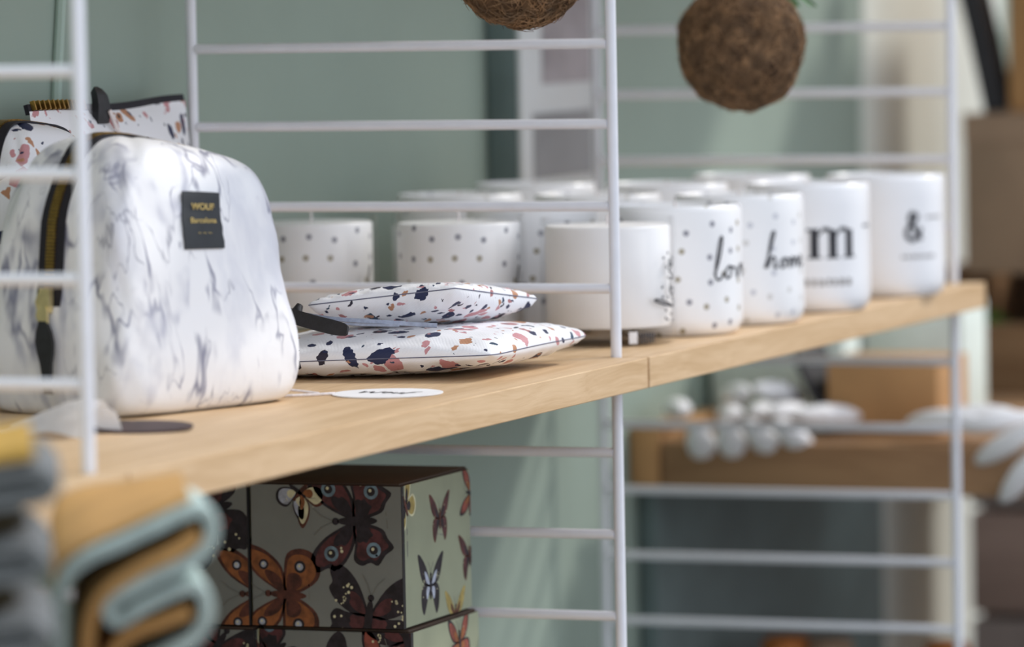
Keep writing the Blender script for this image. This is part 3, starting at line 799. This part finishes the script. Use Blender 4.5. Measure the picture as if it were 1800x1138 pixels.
BW, BD, BH = .105, .119, .0915        # across the front, depth, height
BM_KEYS = ['boxgrey', 'boxside', 'foldshade', 'brown1', 'orange1', 'black1', 'blue1', 'maroon', 'cream', 'red1', 'yellow1', 'greyblue', 'ink2', 'boxtop']
BI = {k: i for i, k in enumerate(BM_KEYS)}
def butterfly_box(loc, label, prints_front, prints_side):
    x0, y0, z0 = loc       # front(-x)/right(-y) bottom corner relative to the shelf top
    o = W(x0, y0 + BW, z0)
    t = thing('butterfly_box', W(x0+BD/2, y0+BW/2, z0), label, 'box', 'butterfly print boxes stacked under the shelf')
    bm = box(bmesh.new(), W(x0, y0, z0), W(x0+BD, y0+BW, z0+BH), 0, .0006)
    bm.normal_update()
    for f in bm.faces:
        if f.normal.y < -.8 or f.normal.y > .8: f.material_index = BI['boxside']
        if f.normal.z > .8: f.material_index = BI['boxtop']
    def put(prints, T, w, h):
        for (L, u, v, s, rot) in prints:
            for poly, key, lay in L:
                P = [(u + s*(x*cos(rot)-y*sin(rot)), v + s*(x*sin(rot)+y*cos(rot))) for x, y in poly]
                P = clip(P, w, h)
                if len(P) < 3: continue
                vs = [bm.verts.new(T @ Vector((x, y, .00012+.00006*lay))) for x, y in P]
                try:
                    f = bm.faces.new(vs); f.material_index = BI[key]
                except ValueError: pass
    TF = frame_m(o, (0, -1, 0), (0, 0, 1))                  # normal -x
    TS = frame_m(W(x0, y0, z0), (1, 0, 0), (0, 0, 1))       # normal -y
    put(prints_front, TF, BW, BH); put(prints_side, TS, BD, BH)
    box(bm, W(x0-.0002, y0-.0003, z0), W(x0+.004, y0-.0001, z0+BH), BI['foldshade'])  # dark strip paints the shadowed gap at the fold
    obj('carton', bm, [MT[k] for k in BM_KEYS], t, smooth=False)
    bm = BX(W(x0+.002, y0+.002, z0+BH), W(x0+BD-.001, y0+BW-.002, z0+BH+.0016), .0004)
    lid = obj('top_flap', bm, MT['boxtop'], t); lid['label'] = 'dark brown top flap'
    return t
pe = butterfly('peacock', ('black1', 'maroon', 'black1'), ((.62, .52, .15, 'blue1', 'black1'), (.56, -.36, .15, 'blue1', 'black1')), 3, 1)
mo = butterfly('moth', ('brown1', 'orange1', 'brown1'), ((.60, .52, .11, 'black1', 'greyblue'), (.60, -.30, .13, 'black1', 'greyblue')), 0, 2)
dk = butterfly('peacock', ('black1', 'black1', 'maroon'), (), 16, 3)
bl_ = butterfly('moth', ('black1', 'greyblue', 'cream'), (), 6, 4, sides=(1,))
lb_ = butterfly('moth', ('brown1', 'cream', 'orange1'), (), 4, 6, sides=(-1,))
br = butterfly('swallow', ('brown1', 'maroon', 'black1'), (), 4, 5)
sw = butterfly('swallow', ('black1', 'black1', 'greyblue'), (), 8, 6)
cr = butterfly('moth', ('cream', 'yellow1', 'black1'), (), 0, 7)
rd = butterfly('moth', ('black1', 'red1', 'orange1'), (), 4, 8)
ye = butterfly('swallow', ('yellow1', 'yellow1', 'brown1'), (), 0, 9)
line = [([(x, y), (x+.06, y), (x+.06, y+.5), (x, y+.5)], 'ink2', 0) for x, y in ((0, 0),)] + [([(0, .7), (.06, .7), (.06, .9), (0, .9)], 'ink2', 0)]
K = .105/265
def F(px, py): return ((px-440)*K, (1108-py)*(BH/253))
def fp(L, px, py, s, r): return (L, *F(px, py), s, r)
front = [fp(pe, 624, 918, .0335, pi/2*1.02), fp(mo, 500, 1052, .0310, pi/2*.97), fp(dk, 645, 1088, .0310, -.15), fp(bl_, 524, 866, .0150, -2.2), fp(lb_, 530, 868, .0165, 2.4), fp(line, 540, 1060, .012, 0), fp(line, 680, 930, .012, .1)]
def G(px, py): return ((px-706)/112*BD, (1108-(py+(px-706)*.26))/253*BH)
def sp_(L, px, py, s, r): return (L, *G(px, py), s, r)
side = [sp_(br, 767, 915, .0150, 0), sp_(sw, 750, 1035, .0185, -.05), sp_(cr, 712, 890, .017, .5), sp_(rd, 818, 870, .016, 1.4), sp_(br, 815, 985, .0150, .1), sp_(ye, 790, 1090, .0150, 0), sp_(line, 772, 945, .012, 1.4), sp_(line, 714, 980, .020, 0)]
front2 = [fp(dk, 560, 980, .034, .6), fp(pe, 460, 900, .028, 2.2), fp(rd, 655, 920, .022, -.4), fp(mo, 640, 1060, .028, 1.2), fp(dk, 700, 870, .030, .3)]
frontL = [fp(mo, 726, 1052, .0310, pi/2), fp(dk, 640, 905, .036, 1.9), fp(pe, 520, 950, .030, 1.2)]
side2 = [sp_(rd, 785, 880, .0180, .1), sp_(sw, 725, 950, .018, -.3), sp_(br, 770, 1010, .016, .3)]
zt_ = -.1645
butterfly_box((-.140, .0965, zt_), 'butterfly print box at the front of the top row, big peacock butterfly on its face', front, side)
butterfly_box((-.142, .2032, zt_), 'butterfly print box behind the folded teal felt, half an orange moth showing', frontL, side2)
butterfly_box((-.136, .0935, zt_-.0945), 'butterfly print box at the bottom of the frame, directly under the peacock butterfly box', front2, side2)
butterfly_box((-.143, .1995, zt_-.0945), 'butterfly print box at the bottom of the frame, under the orange moth box', [fp(dk, 640, 885, .030, -.6), fp(dk, 560, 960, .03, .2)], side)

# ------------------------------------------------------------------ coir balls
def coir_ball(c, r, label, seed, flat=(1, 1, 1), leaf=False):
    c = W(*c); t = thing('coir_ball', c, label, 'hanging plant ball', 'coir balls hanging from the shelf above')
    rnd = random.Random(seed)
    bm = bmesh.new(); bmesh.ops.create_icosphere(bm, subdivisions=5, radius=1)
    ph = [rnd.uniform(0, 6.28) for _ in range(12)]
    def disp(n):
        d = .045*sin(3.1*n.x+ph[0])*sin(2.7*n.y+ph[1]) + .03*sin(5*n.z+ph[2]+2*n.x) + .02*sin(9*n.x+ph[3])*sin(8*n.y+ph[4]) + .008*sin(15*n.y+ph[5]+6*n.z) + .004*sin(21*n.x+ph[6])*sin(19*n.z+ph[7])
        return 1 + d
    def S(n): return c + Vector((n.x*flat[0], n.y*flat[1], n.z*flat[2]))*r*disp(n)
    for v in bm.verts:
        n = v.co.normalized(); v.co = S(n)
    obj('ball', bm, MT['coir'], t)
    bm = bmesh.new()
    for _ in range(2600):
        n = Vector((rnd.gauss(0, 1), rnd.gauss(0, 1), rnd.gauss(0, 1))).normalized()
        a = n.cross(Vector((rnd.gauss(0, 1), rnd.gauss(0, 1), rnd.gauss(0, 1)))).normalized()
        L = rnd.uniform(.12, .42); lift = rnd.uniform(.0, .02) + (rnd.random() < .12)*rnd.uniform(.02, .07); bend = n.cross(a)*rnd.uniform(-.3, .3)
        pts = []
        for k in range(5):
            q = k/4; m_ = (n + a*L*q + bend*q*q).normalized(); p = S(m_) + m_*r*(.004 + lift*(q if lift > .02 else sin(pi*q))); pts.append(p)
        tube(bm, pts, [.00028, .00028, .00025, .0002, .0001], 3, caps=False)
    f = obj('coir_fibres', bm, MT['fibre'], t); f['kind'] = 'stuff'
    top = c + Vector((0, 0, r*flat[2]*.97))
    obj('hanging_cord', tube(bmesh.new(), [top - Vector((0, 0, .004)), Vector((top.x, top.y, (top.z+ZT+.45)/2)), Vector((top.x, top.y, ZT+.4502))], .0008, 6), MT['whitecord'], t)
    if leaf:
        for k in range(5):
            a = -1.35 + .5*k; L = .050 + .008*(k % 3)
            d = Vector((cos(a), sin(a), 0)); pts = [top + d*(L*q) + Vector((0, 0, .020*q - .036*q*q - .001)) for q in [i/8 for i in range(9)]]
            obj('leaf', strip(bmesh.new(), pts, [.003, .007, .011, .013, .0135, .0125, .011, .009, .005], d.cross(Vector((0, 0, 1))), .0006), MT['leaf'], t)
    return t
coir_ball((-.245, -.030, .2570), .0405, 'brown coir ball hanging left of the middle post, cut by the top of the frame', 3, (1, 1, .98))
coir_ball((.296, .010, .1985), .0455, 'larger brown coir ball hanging above the candles on the right', 11, (1, 1, .98), leaf=True)

# ------------------------------------------------------------------ foreground textiles
t = thing('display_table', (-1.14, -.24, 0), 'low wooden display table in front of the shelf, below the frame', 'table')
zt0 = -.115
obj('table_top', BX(W(-1.34, -.44, zt0-.03), W(-.97, -.05, zt0), .002), MT['bench'], t)
for x in (-1.31, -1.0):
    for y in (-.41, -.08): obj('leg', BX((x-.02, y-.02, 0), (x+.02, y+.02, ZT+zt0-.03), .002), MT['bench'], t)
def sheet(prof, th, x0, x1, dy=0, dz=0, n=10, skew=0, tw=0):
    """profile in (y,z) swept along x as a thick sheet"""
    P = [Vector((p.x, p.y)) for p in spline([Vector((a, b, 0)) for a, b in prof], 6)]
    bm = bmesh.new(); rows = []
    def nrm(i):
        d = (P[min(i+1, len(P)-1)] - P[max(i-1, 0)]).normalized(); return Vector((-d.y, d.x))
    for k in range(n+1):
        q = k/n; x = x0 + (x1-x0)*q; ring = []
        e = 1 - .35*(abs(2*q-1)**8)
        for i in range(len(P)): a = P[i] + nrm(i)*th/2*e; ring.append(bm.verts.new(W(x + skew*a.y, a.x + dy*q, a.y + dz*q + tw*q*(a.x+.18))))
        for i in reversed(range(len(P))): a = P[i] - nrm(i)*th/2*e; ring.append(bm.verts.new(W(x + skew*a.y, a.x + dy*q, a.y + dz*q + tw*q*(a.x+.18))))
        rows.append(ring)
    m = len(rows[0])
    for a, b in zip(rows, rows[1:]):
        for k in range(m): bm.faces.new((a[k], a[(k+1) % m], b[(k+1) % m], b[k]))
    h = m//2
    for k in range(h-1):
        bm.faces.new((rows[0][k], rows[0][m-1-k], rows[0][m-2-k], rows[0][k+1])); bm.faces.new((rows[-1][k+1], rows[-1][m-2-k], rows[-1][m-1-k], rows[-1][k]))
    bmesh.ops.recalc_face_normals(bm, faces=bm.faces[:])
    return bm
# folded teal felt: the profile seen from the camera; y runs to the image left
t = thing('folded_felt_bag', W(-1.0, -.15, zt0), 'folded pale teal felt bag with tan lining at the lower left', 'folded bag')
prof = [(-0.1147, -0.1137), (-0.1144, -0.0823), (-0.1141, -0.0529), (-0.1144, -0.0341), (-0.1182, -0.0209), (-0.1293, -0.0114), (-0.1463, -0.0040), (-0.1632, 0.0035), (-0.1778, 0.0102), (-0.1863, 0.0119), (-0.1915, 0.0071), (-0.1909, -0.0018), (-0.1845, -0.0091), (-0.1722, -0.0154), (-0.1576, -0.0218), (-0.1445, -0.0292), (-0.1392, -0.0350), (-0.1436, -0.0397), (-0.1576, -0.0320), (-0.1722, -0.0251), (-0.1816, -0.0222), (-0.1874, -0.0273), (-0.1880, -0.0375), (-0.1810, -0.0466), (-0.1664, -0.0548), (-0.1518, -0.0644), (-0.1460, -0.0841), (-0.1448, -0.1130)]
obj('felt_outer', sheet(prof, .0082, -1.06, -.915, dy=.072, dz=-.007, tw=.22), MT['teal'], t)
inner = [(-0.1249, -0.1056), (-0.1255, -0.0794), (-0.1264, -0.0558), (-0.1290, -0.0387), (-0.1372, -0.0267), (-0.1541, -0.0153), (-0.1717, -0.0070), (-0.1839, 0.0011)]
obj('tan_lining', sheet(inner, .0098, -1.056, -.918, dy=.070, dz=-.007, tw=.22), MT['cork'], t)
inner2 = [(-0.1360, -0.1027), (-0.1360, -0.0791), (-0.1372, -0.0595), (-0.1465, -0.0469), (-0.1635, -0.0397), (-0.1787, -0.0341)]
obj('tan_lining', sheet(inner2, .0080, -1.056, -.918, dy=.070, dz=-.007, tw=.22), MT['cork'], t)
top = [(-0.1074, -0.0248), (-0.1098, -0.0174), (-0.1133, -0.0129), (-0.1255, -0.0052), (-0.1436, 0.0025), (-0.1606, 0.0100), (-0.1766, 0.0167)]
obj('tan_panel', sheet(top, .0030, -1.050, -.912, dy=.068, dz=-.0045, tw=.27), MT['cork'], t)
# stack of grey folded felt
z = zt0; idx = 0
labs = ['lowest grey felt cloth of the stack at the left edge', 'second grey felt cloth from the bottom of the stack at the left edge', 'third grey felt cloth from the bottom of the stack at the left edge',
        'fourth grey felt cloth, second from the top of the stack at the left edge', 'topmost grey felt cloth of the stack at the left edge, mustard strip on top']
hs = [.028, .031, .031, .032, .032]
for i, h in enumerate(hs):
    t = thing('folded_felt_cloth', W(-1.13, -.12, z), labs[i], 'folded cloth', 'grey folded felts in the stack')
    e = -.181 + .0035*(4-i) - .002*((i*7) % 3)
    a, b = z+.0152, z+h-.0035
    tl = lambda y: -(y+.125)*.12
    prof = [(-.125, a), (-.145, a+tl(-.145)), (e+.008, a+tl(e)), (e+.001, a+.004+tl(e)), (e, (a+b)/2-.001+tl(e)), (e+.002, b-.005+tl(e)), (e+.010, b-.001+tl(e)), (-.145, b+tl(-.145)), (-.125, b)]
    obj('felt_outer', sheet(prof, .0068, -1.20, -1.072, dy=.064), MT['greyfelt'], t)
    obj('felt_core', sheet([(-.125, (a+b)/2), (-.145, (a+b)/2+tl(-.145)), (e+.006, (a+b)/2+tl(e))], max(.003, b-a-.006), -1.196, -1.074, dy=.064), MT['greyfelt'], t)
    obj('gap_layer', sheet([(-.125, z+.0060), (-.145, z+.0060+tl(-.145)), (e+.024, z+.0060+tl(e))], .0105, -1.180, -1.074, dy=.062), MT['gapshade' if i != 1 else 'mustard'], t)  # recessed dark layer paints the shade between cloths; one is plain mustard
    if i == 4: obj('mustard_strip', sheet([(-.125, b+.0062), (-.145, b+.0064+tl(-.145)), (e+.010, b+.0066+tl(e))], .0058, -1.198, -1.074, dy=.064), MT['mustard'], t)
    z += h + .0004

# ------------------------------------------------------------------ background beyond the last ladder
t = thing('plank_counter', W(1.1, .0, -1.1), 'brown plank counter jutting out from the wall beyond the shelf', 'counter')
obj('plank', BX(W(.93, -.02, -.186), W(1.12, .30, -.144), .003), MT['bench'], t)
obj('plank', BX(W(1.125, -.02, -.186), W(1.35, .325, -.145), .003), MT['bench'], t)
obj('plank', BX(W(1.355, -.02, -.186), W(1.44, .325, -.144), .003), MT['bench'], t)
obj('plank', BX(W(.925, -.40, -.204), W(1.44, -.024, -.145), .003), MT['bench'], t)
obj('end_block', BX(W(.93, .302, -.182), W(1.12, .328, -.132), .002), MT['kraft'], t)
obj('lower_plank', BX(W(1.0, -.40, -.44), W(1.44, .310, -.415), .003), MT['bench'], t)
for x in (.96, 1.40): obj('leg', BX(W(x-.02, -.39, -1.1), W(x+.02, -.35, -.204), .002), MT['bench'], t)
obj('back_panel', BX(W(.95, .312, -1.1), W(1.608, .327, -.190), .001), MT['framedark'], t)  # dark sheet added to stand in for the shade under the counter
for x in (1.02, 1.40): obj('leg', BX(W(x-.02, .27, -1.1), W(x+.02, .31, -.44), .002), MT['bench'], t)
# open kraft box
t = thing('kraft_box', W(1.07, .12, -.144), 'open kraft box with a dark lid flap on the plank counter', 'box')
obj('carton', BX(W(1.02, .082, -.1435), W(1.11, .180, -.080), .001), MT['kraft'], t)
bm = strip(bmesh.new(), [W(1.06, .184, -.142), W(1.06, .188, -.120), W(1.06, .202, -.092), W(1.06, .210, -.074)], .08, (1, 0, 0), .006)
obj('lid_flap', bm, MT['slate'], t)
tag(obj('pale_green_box', BX(W(1.13, .20, -.1445), W(1.18, .322, -.060), .002), MT['seafoam'], base=W(1.17, .256, -.13)), 'wide pale green card box on the counter behind the white packets', 'box')
tag(obj('pale_green_box', BX(W(1.22, .118, -.1445), W(1.30, .205, -.045), .002), MT['seafoam'], base=W(1.26, .17, -.13)), 'pale green card box under the shelf edge, behind the kraft box', 'box')
# packets
def packet(label):
    t = thing('paper_packet', W(0, 0, 0), label, 'packet', 'white packets on the counter')
    bm = bmesh.new(); bmesh.ops.create_uvsphere(bm, u_segments=16, v_segments=10, radius=1)
    for v in bm.verts:
        x, y, z_ = v.co; w = 1 - .25*(x > 0)*x
        v.co = W(x*.038, y*.0125*w, z_*.0095*w)
    obj('packet_body', bm, MT['paper'], t)
    obj('tie', tube(bmesh.new(), [W(-.006+.0, .0105*cos(a), .0085*sin(a)) for a in [2*pi*k/12 for k in range(13)]], .0012, 6), MT['kraft'], t)
    return t
pk = packet('white packet hanging over the counter edge at the left')
spots = [(.925, .262, -.132, .55, .2), (.925, .235, -.130, .6, .15), (.928, .208, -.128, .55, -.1), (.932, .182, -.126, .5, -.15), (.985, .255, -.113, .15, .3), (.99, .228, -.111, .15, .1), (.985, .200, -.110, .15, -.2), (.96, .295, -.106, .1, .4), (1.02, .262, -.098, .2, .5), (1.025, .225, -.096, .2, -.3), (.99, .17, -.112, .1, -.5),
         (.955, .060, -.112, .1, 1.2), (.97, .035, -.109, .1, 1.4), (.95, .012, -.112, .12, 1.7), (.925, -.004, -.128, .5, 1.2), (.915, -.022, -.150, .8, 1.1), (.97, -.03, -.11, .1, 1.3)]
wh = ['leftmost at the front', 'second from left at the front', 'third from left at the front', 'rightmost at the front left', 'leftmost in the back of the left cluster', 'middle of the back of the left cluster', 'right end of the back of the left cluster', 'beside the wall, left of all others', 'topmost at the left of the pile by the wall', 'topmost at the right of the pile by the wall', 'beside the dark lid flap of the kraft box',
      'left of the farthest post, leftmost of the right cluster', 'just left of the farthest post', 'just right of the farthest post', 'lower right of the farthest post', 'lowest, at the right edge of the photo', 'at the right edge, topmost of the right cluster']
for i, (x, y, z_, p_, yw) in enumerate(spots):
    o = pk if i == 0 else copy_tree(pk)
    o.location = W(x, y, z_ - .013); o.rotation_euler = (0, -p_, yw + pi); o['label'] = 'white packet on the plank counter, ' + wh[i]
# small orange things on the lower plank
for i, (x, y, r) in enumerate(((1.15, .262, .038), (1.15, .222, .034), (1.15, .115, .034))):
    c = W(x, y, -.415)
    bm = lathe(bmesh.new(), c, [(0, 0), (r*.5, 0), (r*.66, .004), (r*.6, .05), (r*.62, .072), (r*.5, .078), (0, .079)], 24)
    tag(obj('orange_tin', bm, MT['orange'] if i != 1 else MT['kraftdull'], base=c), ['orange tin at the bottom of the frame below the counter, leftmost', 'brown tin between the two orange tins below the counter', 'orange tin below the counter, nearest the farthest post'][i], 'tin', 'tins below the counter')
# far stack on the right
t = thing('slatted_pedestal', W(1.78, .1, -1.1), 'dark brown slatted pedestal at the right edge, under the crate', 'pedestal')
for k in range(9): obj('slat', BX(W(1.62, -.10, -1.1+.104*k), W(1.66, .228, -1.1+.104*k+.098), .003), MT['darkwood'] if k % 2 else MT['stripe'], t)
obj('carcass', BX(W(1.66, -.10, -1.1), W(1.95, .228, -.168), .002), MT['darkwood'], t)
t = thing('wooden_crate', W(1.78, .1, -.168), 'brown wooden crate at the right edge holding green plants', 'crate')
obj('front_slat', BX(W(1.60, -.10, -.166), W(1.615, .285, -.090), .002), MT['bench'], t)
obj('base', BX(W(1.615, -.10, -.166), W(1.95, .285, -.150)), MT['bench'], t)
for y in (-.10, .270): obj('side_panel', BX(W(1.615, y, -.150), W(1.95, y+.015, -.042), .001), MT['bench'], t)
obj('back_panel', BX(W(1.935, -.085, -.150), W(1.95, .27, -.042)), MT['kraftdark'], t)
rnd = random.Random(5)
for i, (x, y) in enumerate(((1.675, .225), (1.685, .135), (1.85, .05))):
    tt = thing('potted_plant', W(x, y, -.150), ['leafy green plant in the crate, just right of the shelf end', 'leafy green plant in the crate, at the right edge of the photo', 'leafy green plant at the back of the crate, in deep shade'][i], 'plant', 'green plants in the crate')
    obj('pot', lathe(bmesh.new(), W(x, y, -.150), [(0, 0), (.024, 0), (.030, .045), (.027, .045), (.025, .038), (0, .038)], 20), MT['kraftdark'], tt)
    bm = bmesh.new()
    for k in range(90):
        a = rnd.uniform(0, 6.28); el = rnd.uniform(.1, 1.2); d = Vector((cos(a)*cos(el), sin(a)*cos(el), sin(el))); L = rnd.uniform(.015, .028)
        p = W(x, y, -.112) + d*rnd.uniform(.003, .014); q = p + d*L; q.z = min(q.z, ZT-.046); p.z = min(p.z, ZT-.048)
        strip(bm, [p, p.lerp(q, .5) , q], [.004, .014, .002], d.cross(Vector((.1, .2, 1))), .0006)
    obj('leaves', bm, MT['darkleaf'], tt, smooth=False)
t = thing('brown_carton', W(1.78, .08, -.042), 'dull brown carton standing on the crate at the right edge', 'box')
obj('carton', BX(W(1.60, -.10, -.0415), W(1.93, .224, .112), .002), MT['kraftdull'], t)
obj('tape', BX(W(1.5985, -.10, .085), W(1.6005, .224, .1125)), MT['kraftdull'], t)
t = thing('kraft_carton', W(1.78, .06, .112), 'tan kraft carton on top of the dull brown carton, top right corner', 'box')
obj('carton', BX(W(1.62, -.10, .1125), W(1.93, .184, .36), .002), MT['kraft'], t)
bm = strip(bmesh.new(), [W(1.64, .198, .1135), W(1.64, .214, .19), W(1.64, .238, .29), W(1.64, .248, .33)], .05, (1, 0, 0), .018)
tag(obj('slate_panel', bm, MT['slate'], base=W(1.64, .21, .113)), 'black panel leaning against the left side of the kraft carton', 'panel')
